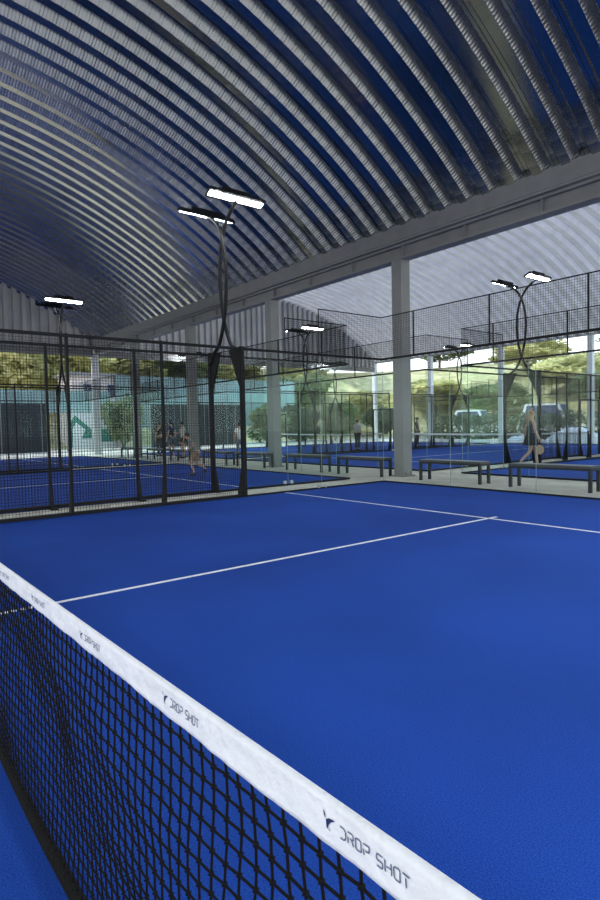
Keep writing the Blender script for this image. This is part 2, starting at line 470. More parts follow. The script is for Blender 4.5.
def glass_panel(t, p, axis, w, h):
    x, y = p; e = .004
    if axis == 'x': a, b = (x + e, y - .006, .02), (x + w - e, y + .006, h - .03)
    else: a, b = (x - .006, y + e, .02), (x + .006, y + w - e, h - .03)
    o = MB().box(a, b).build('glass_panel', M['glass'], t)
    # ground glass edges drawn as a thin pale green line
    if axis == 'x':
        MB().box((x - .002, y - .0065, .02), (x + .002, y + .0065, h - .03)).build('glass_edge', M['seam'], o)
    else:
        MB().box((x - .0065, y - .002, .02), (x + .0065, y + .002, h - .03)).build('glass_edge', M['seam'], o)
    return o

def glass_end(x0, x1, ye, s, left, right, label, clamps=False):
    """U-shaped glass end of a court: back wall at y = ye, returns of 4 m towards the net (direction -s)"""
    t = thing('glass_wall', label, 'glass wall', ((x0 + x1) / 2, ye, 0), 0, 'glass walls at the court ends')
    for i in range(5):
        glass_panel(t, (x0 + 2 * i, ye), 'x', 2, 3)
        panel(t, (x0 + 2 * i + .01, ye, 3.0), 'x', 1.98, .98)
    post = MB()
    for i in range(5):
        MB().box((x0 + 2 * i + .986, ye - .014, 2.97), (x0 + 2 * i + 1.014, ye + .014, 4.0)).build('mesh_post', M['black'], t)
    MB().box((x0 - .02, ye - .025, 2.96), (x1 + .02, ye + .025, 3.005)).build('middle_rail', M['black'], t)
    MB().box((x0 - .02, ye - .012, 3.98), (x1 + .02, ye + .012, 4.0)).build('top_rail', M['black'], t)
    MB().box((x0 - .02, ye - .03, -.01), (x1 + .02, ye + .03, .03)).build('bottom_rail', M['black'], t)
    for X, use in ((x0, left), (x1, right)):
        if not use: continue
        ya, yb = (ye - s * 4, ye) if s > 0 else (ye, ye + 4)
        glass_panel(t, (X, ya), 'y', 2, 3); glass_panel(t, (X, ya + 2), 'y', 2, 3)
        m0 = ya + 2 if s > 0 else ya
        panel(t, (X, m0 + .01, 3.0), 'y', 1.98, .98)
        MB().box((X - .025, ya, 2.96), (X + .025, yb, 3.005)).build('middle_rail', M['black'], t)
        MB().box((X - .012, m0, 3.98), (X + .012, m0 + 2, 4.0)).build('top_rail', M['black'], t)
        MB().box((X - .03, ya, -.01), (X + .03, yb, .03)).build('bottom_rail', M['black'], t)
        ym = m0 if s > 0 else m0 + 2
        MB().box((X - .008, ym - .008, 2.97), (X + .008, ym + .008, 4.0)).build('mesh_post', M['black'], t)
        yc = ya + 2
        for dy in (-.1, .1):
            MB().box((X - .03, yc + dy - .03, .02), (X + .03, yc + dy + .03, .1)).build('clamp', M['bolt'], t)
    return t

GL = {(0, 0, 1): 'tall glass wall with mesh top in front of the benches', (0, 1, 1): 'glass wall at the end of the court behind the left mesh fence',
      (0, 2, 1): 'glass wall at the end of the leftmost far court',
      (1, 0, -1): 'glass wall just behind the benches on the right', (1, 1, -1): 'glass wall behind the grey column and left benches',
      (1, 2, -1): 'glass wall of the far left court behind the girder columns', (1, 0, 1): 'far glass wall beyond the walking woman',
      (1, 1, 1): 'far glass wall beyond the grey column', (1, 2, 1): 'farthest glass wall at the left under the second roof'}
for r, ny in enumerate(ROW_Y):
    for c, (x0, x1) in enumerate(COURT_X):
        for s in ((1,) if r == 0 else (-1, 1)):
            glass_end(x0, x1, ny + s * 10, s, True, c > 0, GL[(r, c, s)])
FL = [(0, 0, 'black mesh fence along the left side of the near court', -1), (0, -1.25, 'black mesh fence across the corridor from the near court', 1),
      (0, -11.25, 'black mesh fence at the far side of the second court', -1), (0, -12.5, 'black mesh fence at the near side of the third court', 1),
      (0, -22.5, 'black mesh fence along the far end of the left courts', -1)]
for r, x, lab, out in FL: fence_run(x, ROW_Y[0], 1, out, lab, end_post=(x == -22.5))
FL2 = [(0, 'right court beyond the benches', -1), (-1.25, 'middle far court, on its right side', 1), (-11.25, 'middle far court, on its left side', -1),
       (-12.5, 'far left court, on its right side', 1), (-22.5, 'far left court, on its end side', -1)]
for x, lab, out in FL2:
    fence_run(x, ROW_Y[1], -1, out, 'near mesh fence half of the ' + lab)
    fence_run(x, ROW_Y[1], 1, out, 'far mesh fence half of the ' + lab, end_post=(x > -2))

# ------------------------------------------------------------------ floodlight poles straddling the corridors
def make_pole():
    t = thing('floodlight_pole', 'x', 'floodlight', (0, 0, 0), 0, 'twin floodlight poles between the courts')
    hw = GAP / 2
    for s in (-1, 1):
        ctrl = [(hw - .04, 2.75), (hw - .22, 2.98), (.2, 3.12), (.06, 3.35), (-.05, 3.62), (-.13, 3.95), (-.18, 4.4), (-.17, 4.8), (-.11, 5.15), (0, 5.45), (.16, 5.68), (.40, 5.86)]
        pts = []
        for i in range(len(ctrl) - 1):      # Catmull-Rom
            p0, p1, p2, p3 = ctrl[max(i - 1, 0)], ctrl[i], ctrl[i + 1], ctrl[min(i + 2, len(ctrl) - 1)]
            for k in range(4):
                u = k / 4
                q = [.5 * (2 * p1[a] + (p2[a] - p0[a]) * u + (2 * p0[a] - 5 * p1[a] + 4 * p2[a] - p3[a]) * u * u + (3 * p1[a] - p0[a] - 3 * p2[a] + p3[a]) * u ** 3) for a in (0, 1)]
                pts.append((s * q[0], s * .035, q[1]))
        pts.append((s * ctrl[-1][0], s * .035, ctrl[-1][1]))
        MB().tube(pts, .038, 8).build('curved_tube', M['black'], t, smooth=True)
        # gusset plate on the fence post
        MB().prism([(s * (hw - .04), -.02, 2.15), (s * (hw - .04), -.02, 3.02), (s * (hw - .12), -.02, 3.02), (s * (hw - .44), -.02, 3.0), (s * (hw - .38), -.02, 2.86)], (0, .04, 0)).build('gusset_plate', M['black'], t)
        MB().box((s * hw - .045, -.04, 0), (s * hw + .045, .04, 3.03)).prism([(s * (hw - .045), -.015, 0), (s * (hw - .24), -.015, 0), (s * (hw - .24), -.015, .05), (s * (hw - .045), -.015, .75)], (0, .03, 0)).build('leg', M['black'], t)
        # tilted floodlight head: local frame, long side along y
        tilt = math.radians(23)
        cx, cz = s * .6, 5.94
        def T(u, y, w):      # u outward, w up, rotated so the lit face looks outward and down
            uu = u * math.cos(tilt) - w * math.sin(tilt) * -1; ww = u * math.sin(tilt) + w * math.cos(tilt)
            return (cx + s * (u * math.cos(tilt) - w * math.sin(tilt)), y, cz + u * math.sin(tilt) + w * math.cos(tilt))
        mb = MB()
        def tb(mb, u0, u1, y0, y1, w0, w1):
            n = len(mb.v)
            for w in (w0, w1):
                for u, y in ((u0, y0), (u1, y0), (u1, y1), (u0, y1)): mb.v.append(T(u, y, w))
            for q in ((0, 3, 2, 1), (4, 5, 6, 7), (0, 1, 5, 4), (1, 2, 6, 5), (2, 3, 7, 6), (3, 0, 4, 7)): mb.f.append([n + i for i in q])
        tb(mb, -.12, .12, -.64, .64, 0, .05)
        tb(mb, -.1, .1, -.34, .3, .05, .15)
        for k in range(-7, 8): tb(mb, -.11, .11, k * .085 - .008, k * .085 + .008, .05, .085)
        h = mb.build('floodlight_head', M['black'], t)
        lm = MB()
        for k in range(4): tb(lm, -.055, .055, -.62 + k * .315, -.62 + k * .315 + .265, -.012, -.001)
        lm.build('led_panel', M['led'], h)
        br = MB(); br.tube([(s * .36, s * .035, 5.83), (cx, 0, cz)], .03, 6); br.build('bracket', M['black'], t)
    return t
POLES = [(-.625, 5.95, 'tall floodlight pole nearest the camera, straddling the left fences'), (-11.875, 5.95, 'floodlight pole at the far left behind the mesh fences'),
         (-.625, 17.2, 'floodlight pole above the benches at the right'), (-11.875, 17.2, 'floodlight pole in front of the second end wall, left of the grey column'),
         (-23.1, 17.2, 'far floodlight pole whose lamp shows low beside the left twin posts'),
         (-11.875, 29.1, 'far floodlight pole seen just right of the grey column'), (-23.1, 29.1, 'farthest floodlight pole, lamp low between the two grey columns')]
pole = make_pole()
for i, (x, y, lab) in enumerate(POLES):
    o = pole if i == 0 else copy_tree(pole)
    o.location = (x, y, 0); o['label'] = lab

# ------------------------------------------------------------------ padel nets
def net_top(x): return .868 + .058 * ((x - 5) / 5) ** 2
def tape_front(x, z):
    t = net_top(x) - z
    return -.0075 - .003 * mnoise.noise(Vector((x * 9, t * 30, 1.7))) - .002 * mnoise.noise(Vector((x * 31, t * 60, 4.2)))

def near_net():
    t = thing('padel_net', 'padel net with white printed top tape in the foreground', 'net', (5, 0, 0), 0)
    mb = MB(); H = .042
    NX = int(10 / H)
    def node(i, j, nz=20):
        x = i * H; top = net_top(x) - .053; z = .035 + (top - .035) * j / nz
        k = math.sin(PI * j / nz)
        x2 = x + k * (.008 * math.sin(z * 15 + x * 2.3) + .006 * math.sin(x * 7 + z * 6)) + .0065 * mnoise.noise(Vector((i * 1.3, j * 1.7, 0)))
        y2 = k * (.014 * math.sin(x * 3.1 + z * 5) + .007 * mnoise.noise(Vector((x * 5, z * 9, 3))))
        z2 = z + .006 * mnoise.noise(Vector((i * 1.1, j * 1.9, 8))) + k * .006 * math.sin(x * 9)
        return Vector((x2, y2, z2))
    NZ = 20
    grid = [[node(i, j) for j in range(NZ + 1)] for i in range(NX + 1)]
    r = .0027
    for i in range(NX + 1):
        near = i * H > 6.5
        mb.tube(grid[i], r, 5 if near else 3, caps=False)
    for j in range(1, NZ):
        mb.tube([grid[i][j] for i in range(NX + 1)], r, 5, caps=False)
    for i in range(NX + 1):
        if i * H < 6.5: continue
        for j in range(1, NZ):
            p = grid[i][j]; q = .0072
            n = len(mb.v)
            for d in ((q, 0, 0), (-q, 0, 0), (0, q, 0), (0, -q, 0), (0, 0, q), (0, 0, -q)): mb.v.append(tuple(p + Vector(d)))
            for a in ((0, 2, 4), (2, 1, 4), (1, 3, 4), (3, 0, 4), (2, 0, 5), (1, 2, 5), (3, 1, 5), (0, 3, 5)): mb.f.append([n + e for e in a])
    mb.build('netting', M['net'], t, smooth=True, recalc=False)
    # top tape: folded cloth, thick over the cable at the top
    tp = MB(); NXT = 700; TZ = 9
    rows = []
    for i in range(NXT + 1):
        x = 10 * i / NXT; top = net_top(x); ring = []
        wob = .0025 * mnoise.noise(Vector((x * 14, 0, 9))) + .0012 * mnoise.noise(Vector((x * 45, 3, 9)))
        bot = .061 + .002 * mnoise.noise(Vector((x * 11, 5, 2))) + .0012 * mnoise.noise(Vector((x * 60, 5, 2)))
        for k in range(TZ + 1):
            zz = top - bot * (1 - k / TZ) * 1.0
            if k == TZ: zz = top - .004
            ring.append((x, tape_front(x, zz), zz + wob * (k / TZ)))
        ring.append((x, -.003, top + wob)); ring.append((x, .004, top + wob))
        for k in range(TZ, -1, -3):
            zz = top - bot * (1 - k / TZ) - (.004 if k == TZ else 0)
            ring.append((x, .009, zz))
        rows.append(ring)
    K = len(rows[0])
    for ring in rows: tp.v += ring
    for i in range(NXT):
        for k in range(K):
            k2 = (k + 1) % K
            tp.f.append([i * K + k, (i + 1) * K + k, (i + 1) * K + k2, i * K + k2])
    tape = tp.build('top_tape', M['tape'], t, smooth=True)
    # printed marks every half metre
    L = {  # strokes in a 0..1 box, gaps like the squared stencil letters on the tape
        'D': [[(.0, 1), (.72, 1), (1, .8), (1, .2), (.72, 0), (.0, 0)]], 'R': [[(.0, 0), (.0, .55)], [(0, 1), (.85, 1), (1, .88), (1, .6), (.85, .48), (.35, .48)], [(.62, .45), (1, 0)]],
        'O': [[(.15, 0), (0, .15), (0, .85), (.15, 1), (.85, 1), (1, .85), (1, .15), (.85, 0), (.15, 0)]],
        'P': [[(.0, 0), (.0, .55)], [(0, 1), (.85, 1), (1, .88), (1, .6), (.85, .46), (.3, .46)]],
        'S': [[(1, 1), (.15, 1), (0, .88), (0, .62), (.15, .5), (.85, .5), (1, .38), (1, .12), (.85, 0), (0, 0)]],
        'H': [[(0, 0), (0, 1)], [(1, 0), (1, 1)], [(.2, .5), (1, .5)]], 'T': [[(-.05, 1), (1.05, 1)], [(.5, 0), (.5, .8)]]}
    for xc in (6.93, 7.43, 7.92, 8.42, 8.93, 9.43):
        lg = MB()
        def P3(x, dz):
            zt = net_top(x); z = zt - .0495 + dz
            return (x, tape_front(x, z) - .0013, z)
        def stroke(a, b, w):
            d = Vector((b[0] - a[0], b[1] - a[1])); l = d.length
            if l < 1e-6: return
            d /= l; nrm = Vector((-d.y, d.x)) * w / 2
            n = 3
            for q in range(n):
                u0, u1 = q / n, (q + 1) / n
                p0 = (a[0] + (b[0] - a[0]) * u0, a[1] + (b[1] - a[1]) * u0); p1 = (a[0] + (b[0] - a[0]) * u1, a[1] + (b[1] - a[1]) * u1)
                lg.quad(P3(p0[0] + nrm.x, p0[1] + nrm.y), P3(p0[0] - nrm.x, p0[1] - nrm.y), P3(p1[0] - nrm.x, p1[1] - nrm.y), P3(p1[0] + nrm.x, p1[1] + nrm.y))
        x = xc + .036; hh = .0155; lw = .0101
        for ch in 'DROP SHOT':
            if ch == ' ': x += .008; continue
            for pl in L[ch]:
                for a, b in zip(pl, pl[1:]):
                    stroke((x + a[0] * lw, .014 + a[1] * hh), (x + b[0] * lw, .014 + b[1] * hh), .0021)
            x += lw + .0042
        lg.build('printed_lettering', M['inkgrey'], tape, recalc=False)
        em = MB()
        def poly(pts): em.quad(*[P3(xc + a * .026, .011 + b * .0245) for a, b in pts])
        poly([(.0, 1), (.2, .78), (.26, .58), (.1, .72)])
        poly([(.28, .55), (.5, .7), (1, .8), (.66, .55), (.48, .32), (.42, .12), (.34, .0), (.3, .2)])
        poly([(.44, .2), (.5, .14), (.62, .0), (.5, .04)])
        em.build('printed_emblem', M['ink'], tape, recalc=False)
    bb = MB(); pts = []
    for i in range(501):
        x = 10 * i / 500; pts.append((x, .006 * math.sin(x * 3), .03 + .004 * mnoise.noise(Vector((x * 6, 0, 0)))))
    for zo in (-.011, .011): bb.tube([(a, b, c + zo) for a, b, c in pts], .0155, 7)
    bb.build('bottom_band', M['band'], t, smooth=True)
    for x in (.0, 10):
        MB().box((x - .03, -.03, 0), (x + .03, .03, .96)).box((x - .07, -.07, -.002), (x + .07, .07, .02)).build('post', M['black'], t)
near_net()

def far_net(x0, ny, label):
    t = thing('padel_net', label, 'net', (x0 + 5, ny, 0), 0, 'far padel nets')
    mb = MB(); r = .0035
    for i in range(121):
        x = x0 + 10 * i / 120; mb.box((x - r, ny - r, .04), (x + r, ny + r, net_top(x - x0) - .05))
    for j in range(10):
        z = .05 + j * .085; mb.box((x0, ny - r, z - r), (x0 + 10, ny + r, z + r))
    mb.build('netting', M['net'], t, recalc=False)
    tp = MB(); n = 20
    for i in range(n):
        a, b = x0 + 10 * i / n, x0 + 10 * (i + 1) / n; za, zb = net_top(a - x0), net_top(b - x0)
        tp.prism([(a, ny - .01, za - .08), (b, ny - .01, zb - .08), (b, ny - .01, zb), (a, ny - .01, za)], (0, .02, 0))
    tp.build('top_tape', M['tape'], t)
    for x in (x0 + .05, x0 + 9.95):
        MB().box((x - .03, ny - .03, 0), (x + .03, ny + .03, .95)).build('post', M['black'], t)
far_net(0, ROW_Y[1], 'padel net of the far right court beyond the woman')
far_net(-11.25, ROW_Y[1], 'white-taped padel net behind the grey column')
far_net(-22.5, ROW_Y[1], 'white-taped padel net farthest left under the second roof')

# ------------------------------------------------------------------ benches
def make_bench():
    t = thing('bench', 'x', 'bench', (0, 0, 0), 0, 'dark benches along the walkway')
    MB().box((-.9, -.2, .455), (.9, .2, .5)).build('seat', M['benchtop'], t)
    MB().box((-.9, -.2, .405), (.9, -.165, .454)).box((-.9, .165, .405), (.9, .2, .454)).box((-.9, -.165, .405), (-.865, .165, .454)).box((.865, -.165, .405), (.9, .165, .454)).build('frame', M['bench'], t)
    for sx in (-1, 1):
        for sy in (-1, 1):
            MB().box((sx * .865 - .03, sy * .17 - .03, -.02), (sx * .865 + .03, sy * .17 + .03, .404)).build('leg', M['bench'], t)
    return t
BENCH = [(1.17, 'dark bench just right of the near grey column'), (3.68, 'dark bench at the right edge behind the glass'), (-1.92, 'dark bench just left of the near grey column'),
         (-4.43, 'dark bench second to the left of the near grey column'), (-7.45, 'dark bench seen through the glass in front of the second grey column'),
         (-9.96, 'dark bench seen between the twin posts and the second column'), (-12.9, 'dark bench beneath the people at the left, right end'),
         (-15.4, 'dark bench in front of the standing group'), (-18.6, 'dark bench farthest left before the end of the hall')]
b0 = make_bench()
for i, (x, lab) in enumerate(BENCH):
    o = b0 if i == 0 else copy_tree(b0)
    o.location = (x, 11.19, 0); o['label'] = lab

# ------------------------------------------------------------------ beyond the halls
def screen(name, a, b, z0, z1, m, label, step=2.5):
    t = thing(name, label, 'windscreen', ((a[0] + b[0]) / 2, (a[1] + b[1]) / 2, 0))
    d = Vector((b[0] - a[0], b[1] - a[1])); L = d.length; d /= L; n = Vector((-d.y, d.x))
    fb = MB(); k = int(L / .4)
    for i in range(k):
        def P(j): 
            off = .03 * math.sin(j * 1.3) + .02 * math.sin(j * .37)
            return (a[0] + d.x * L * j / k + n.x * off, a[1] + d.y * L * j / k + n.y * off)
        p, q = P(i), P(i + 1)
        fb.quad((*p, z0), (*q, z0), (*q, z1), (*p, z1))
    fb.build('fabric', m, t, recalc=False)
    i = 0.0
    while i <= L + .01:
        x, y = a[0] + d.x * i + n.x * -.12, a[1] + d.y * i - n.y * .12
        MB().tube([(x, y, -.08), (x, y, z1 + .05)], .035, 6).build('post', M['steel'], t); i += step
    return t
screen('fence_screen', (-32, 2.91), (-32, 10.74), -.05, 3.3, M['tarp'], 'dark fabric windscreen at the far left end of the hall')
screen('fence_screen', (-32, 18.23), (-32, 26.74), -.05, 3.25, M['tarp'], 'dark fabric windscreen behind the standing group')
screen('fence_screen', (-34, 1.77), (-34, 15.96), 2.7, 4.3, M['teal'], 'teal fabric screen above the dark windscreen at far left')
screen('fence_screen', (-34.5, 16.52), (-34.5, 34.12), 1.5, 5.6, M['teal'], 'tall teal fabric screen beyond the third and fourth columns')
def banner(y0, y1, z0, z1, label, design):
    t = thing('banner', label, 'banner', (-31.8, (y0 + y1) / 2, 0))
    MB().box((-31.82, y0, z0), (-31.8, y1, z1)).build('cloth', M['banner'], t)
    for y in (y0, y1): MB().tube([(-31.85, y, -.05), (-31.85, y, z1 + .1)], .03, 6).build('post', M['steel'], t)
    w = y1 - y0; h = z1 - z0
    for poly in design:
        MB().prism([(-31.795, y0 + a * w, z0 + b * h) for a, b in poly], (.004, 0, 0)).build('print', M['green'], t)
banner(12.04, 13.8, .1, 2.6, 'white banner with a green peak shape near the left end column', [[(.02, .05), (.12, .75), (.3, .95), (.95, .55), (.95, .4), (.35, .75), (.22, .6), (.18, .05)], [(.55, .3), (.95, .3), (.95, .5), (.7, .55)]])
banner(14.2, 15.22, .1, 2.45, 'narrow white and green banner right of the end column', [[(0, .2), (1, .2), (1, .62), (0, .58)]])

# hillside
def hillh(x, y):
    d1 = max(0, -36 - x); d2 = max(0, y - 52, x - 34)  # east rise is unseen, added to dim the sky mirrored in the glass
    d = math.hypot(d1, d2)
    s = min(1, d / 32); s = s * s * (3 - 2 * s)
    return -.1 + 10.5 * s + (.5 * mnoise.noise(Vector((x * .12, y * .12, 0))) if d > 0 else 0) * min(1, d / 4)
hm = MB(); NXH, NYH = 70, 64
for j in range(NYH + 1):
    for i in range(NXH + 1):
        x = -110 + 190 * i / NXH; y = -30 + 160 * j / NYH
        hm.v.append((x, y, hillh(x, y)))
for j in range(NYH):
    for i in range(NXH):
        a = j * (NXH + 1) + i; x = -110 + 190 * (i + .5) / NXH; y = -30 + 160 * (j + .5) / NYH
        if x > -35 and y < 51: continue
        hm.f.append([a, a + 1, a + NXH + 2, a + NXH + 1])
struct(hm.build('hillside', M['hill'], smooth=True), 'dry grassy hillside behind the sports halls', 'hillside')

def crown_mesh(seed, n, leaf, blobs, m):
    rnd = random.Random(seed); mb = MB()
    bl = [(Vector((rnd.uniform(-.55, .55), rnd.uniform(-.55, .55), rnd.uniform(-.4, .6))), rnd.uniform(.35, .62)) for _ in range(blobs)]
    for _ in range(n):
        c, r = rnd.choice(bl)
        d = Vector((rnd.gauss(0, 1), rnd.gauss(0, 1), rnd.gauss(0, 1))).normalized()
        p = c + d * r * rnd.uniform(.55, 1.0)
        a = Vector((rnd.gauss(0, 1), rnd.gauss(0, 1), rnd.gauss(0, 1))).normalized(); b = a.orthogonal().normalized()
        s = leaf * rnd.uniform(.6, 1.3)
        mb.quad(p - a * s, p - b * s * .6, p + a * s, p + b * s * .6)
    return mb.mesh('crown', m, recalc=False)
CR = {}
for key in ('leafy', 'leafg', 'leafd'):
    CR[key] = [crown_mesh(hash(key) % 100 + k if False else 11 * k + len(key), 3400, .105, 9, M[key]) for k in range(2)]
trunk_me = MB().tube([(0, 0, -.3), (.02, 0, .35), (-.02, .02, .7), (0, 0, 1.0)], [.06, .045, .035, .02], 7)
trunk_me.tube([(0, 0, .6), (.2, .1, 1.0)], [.025, .012], 5).tube([(0, 0, .65), (-.15, .15, 1.05)], [.025, .012], 5)
trunk_me = trunk_me.mesh('trunk', M['bark'], smooth=True)
def tree(x, y, h, w, key, label, group='trees on the hillside', rz=0):
    z = hillh(x, y) if (x < -36 or y > 52) else -.05
    t = thing('tree', label, 'tree', (x, y, z), rz, group)
    tr = link('trunk', trunk_me, t); tr.scale = (h * .8, h * .8, h * .55)
    c = link('crown', random.choice(CR[key]), t); c.location = (0, 0, h * .62); c.scale = (w * .62, w * .62, h * .4); c.rotation_euler = (0, 0, random.uniform(0, 6))
    return t
def bush(x, y, h, w, key, label, group='bushes beside the courts'):
    z = hillh(x, y) if (x < -36 or y > 52) else -.05
    t = thing('bush', label, 'bush', (x, y, z), 0, group)
    c = link('foliage', random.choice(CR[key]), t); c.location = (0, 0, h * .5); c.scale = (w * .6, w * .6, h * .52); c.rotation_euler = (0, 0, random.uniform(0, 6))
    st = MB()
    for k in range(4):
        a = k * 1.57; st.tube([(x, y, z), (x + .25 * w * math.cos(a), y + .25 * w * math.sin(a), z + h * .6)], [.035, .015], 5)
    st.build('stems', M['bark'], t)
TREES = [(-44.0, 4.9, 8.5, 7, 'leafy', 'yellow-green tree leftmost beyond the end of the hall'), (-45.0, 10.3, 8, 7, 'leafy', 'yellow-green tree second from the left beyond the hall'),
         (-47.0, 16.7, 7.5, 7.5, 'leafy', 'yellow-green tree behind the pale end column'), (-49.0, 23.1, 7, 7, 'leafy', 'yellow-green tree above the teal screen beside the fourth column'),
         (-48.0, 29.0, 6.5, 7, 'leafg', 'green tree above the teal screen between the left columns'), (-50.0, 36.5, 6, 7, 'leafy', 'yellow-green tree behind the second grey column'),
         (-44.0, 42.2, 5.5, 6, 'leafg', 'mid-green tree seen through the glass corner'), (-51.0, 48.2, 5.5, 7, 'leafy', 'yellow-green tree left of the near grey column'),
         (-39, 50, 5, 6, 'leafy', 'yellow-green tree right behind the near grey column'), (-40, 62, 4.5, 6.5, 'leafy', 'pale yellow tree on the slope right of the grey column'),
         (-30, 60, 4, 6, 'leafg', 'green tree on the slope above the right benches'), (-18, 62, 4, 6, 'leafg', 'green tree on the slope behind the woman'),
         (-42, 88, 4, 7, 'leafd', 'dark tree on the hilltop right of the grey column'), (-27, 90, 4.2, 7, 'leafd', 'dark tree on the hilltop behind the floodlight'),
         (-12, 89, 3.6, 7, 'leafd', 'dark tree on the hilltop at the right edge'), (-6, 64, 4.2, 7, 'leafg', 'green tree on the slope at the right edge'),
         (-60.0, 29.7, 5, 8, 'leafg', 'green tree high on the slope at the left'),
         (-24, 66, 4.4, 7, 'leafy', 'yellow tree on the slope between the right columns'), (-52, 78, 5, 8, 'leafg', 'green tree on the upper slope left of the grey column'),
         (-34, 74, 4.2, 8, 'leafy', 'yellow-green tree on the upper slope right of the grey column'), (-19, 75, 4, 8, 'leafg', 'green tree on the upper slope above the parked vans'),
         (-60, 60, 6, 9, 'leafy', 'broad yellow-green tree on the slope behind the glass corner')]
for x, y, h, w, k, lab in TREES: tree(x, y, h, w, k, lab)
BUSH = [(-31.5, 15.9, 3.7, 2.8, 'leafg', 'leafy green bush right of the banners'), (-32.5, 29.5, 3.3, 3.3, 'leafg', 'green bush behind the glass left of the second column'),
        (-33, 33.5, 3.1, 3.5, 'leafd', 'dark bush behind the glass right of the second column'), (-32, 37, 3.4, 3.5, 'leafg', 'green bush at the corner between the two grey columns'),
        (-31, 42, 3.1, 3.4, 'leafd', 'dark bush just left of the near grey column')]
for a in BUSH: bush(*a)
# clipped hedge along the far side
hd = MB(); rnd = random.Random(5)
for i in range(9000):
    x = rnd.uniform(-24, 6); y = 41 + rnd.uniform(-.6, .6); z = rnd.uniform(0, 2.0) + .15 * math.sin(x * 2.1)
    a = Vector((rnd.gauss(0, 1), rnd.gauss(0, 1), rnd.gauss(0, 1))).normalized(); b = a.orthogonal().normalized(); s = rnd.uniform(.07, .16); p = Vector((x, y, max(z, .02)))
    hd.quad(p - a * s, p - b * s * .7, p + a * s, p + b * s * .7)
tag(hd.build('hedge', M['leafd'], recalc=False), 'dark green hedge along the far side of the second hall', 'hedge', None, 'stuff')
# pale dust sheets heaped by the hedge
def mound(x, y, lx, h, label):
    mb = MB(); nx, ny = 26, 10
    for j in range(ny + 1):
        for i in range(nx + 1):
            u, v = i / nx * 2 - 1, j / ny * 2 - 1
            hgt = max(0, (1 - u * u) * (1 - v * v)) ** .6 * h * (1 + .35 * mnoise.noise(Vector((u * 3 + x, v * 2, 1)))) - .02
            mb.v.append((x + u * lx, y + v * .6, hgt))
    for j in range(ny):
        for i in range(nx):
            a = j * (nx + 1) + i; mb.f.append([a, a + 1, a + nx + 2, a + nx + 1])
    tag(mb.build('cloth_heap', M['whitecloth'], smooth=True), label, 'cloth heap', 'white heaps by the hedge')
mound(-9.6, 38.6, 1.9, .85, 'white crumpled sheet heap in front of the far hedge at right')
mound(-13.4, 38.8, 1.3, .4, 'low white heap in front of the far hedge behind the woman')

# parked vehicles beyond the hedge
def car(x, y, rz, L, Hh, label):
    t = thing('parked_car', label, 'car', (x, y, -.08), rz, 'white vehicles parked beyond the hedge')
    w = .9
    side = [(-L / 2, .35), (L / 2, .35), (L / 2 + .05, .8), (L / 2 - .15, 1.0), (L / 2 - 1.0, 1.08), (L / 2 - 1.75, Hh - .05), (L / 2 - 2.3, Hh), (-L / 2 + .7, Hh), (-L / 2 + .1, 1.15), (-L / 2 - .03, .8)]
    def loc(v): return v
    b = MB().prism([(a, -w, z) for a, z in side], (0, 2 * w, 0))
    body = link('body', b.mesh('body', M['carwhite']), t)
    wd = MB()
    for s in (-1, 1):
        yy = s * (w + .004)
        wd.quad((L / 2 - 1.2, yy, 1.1), (L / 2 - 1.85, yy, Hh - .15), (-L / 2 + .85, yy, Hh - .15), (-L / 2 + .4, yy, 1.15))
    link('side_windows', wd.mesh('side_windows', M['carglass'], recalc=False), t)
    ws = MB().quad((L / 2 - 1.06, -w * .9, 1.13), (L / 2 - 1.06, w * .9, 1.13), (L / 2 - 1.70, w * .85, Hh - .08), (L / 2 - 1.70, -w * .85, Hh - .08))
    for q in range(len(ws.v)): ws.v[q] = (ws.v[q][0] + .03, ws.v[q][1], ws.v[q][2])
    link('windscreen', ws.mesh('windscreen', M['carglass'], recalc=False), t)
    for sx in (-1, 1):
        for sy in (-1, 1):
            cx, cy = sx * (L / 2 - .8), sy * (w - .05)
            link('wheel', MB().tube([(cx, cy - .12, .33), (cx, cy + .12, .33)], .33, 14).mesh('wheel', M['tyre']), t)
car(-15.5, 46.5, math.radians(8), 5.2, 2.9, 'white van parked beyond the hedge behind the woman')
car(-9.0, 47.2, math.radians(5), 5.4, 3.0, 'white van parked beyond the hedge at the right edge')
car(-22.5, 46.0, math.radians(12), 4.6, 2.6, 'white van parked beyond the hedge right of the grey column')

# small pale building on the slope
bd = thing('building', 'small pale pink building beyond the end of the hall', 'building', (-38, 15.8, 0))
MB().box((-40, 13.9, -.1), (-36.5, 17.8, 5.7)).build('walls', M['plaster'], bd)
MB().box((-40.3, 13.6, 5.7), (-36.2, 18.1, 5.9)).build('roof', M['steel'], bd)
for y in (14.7, 16.6):
    wdw = MB().box((-36.51, y, 4.0), (-36.46, y + .8, 5.1)).build('window', M['palecol'], bd)
    MB().box((-36.46, y + .08, 4.08), (-36.45, y + .72, 5.02)).build('pane', M['carglass'], wdw)

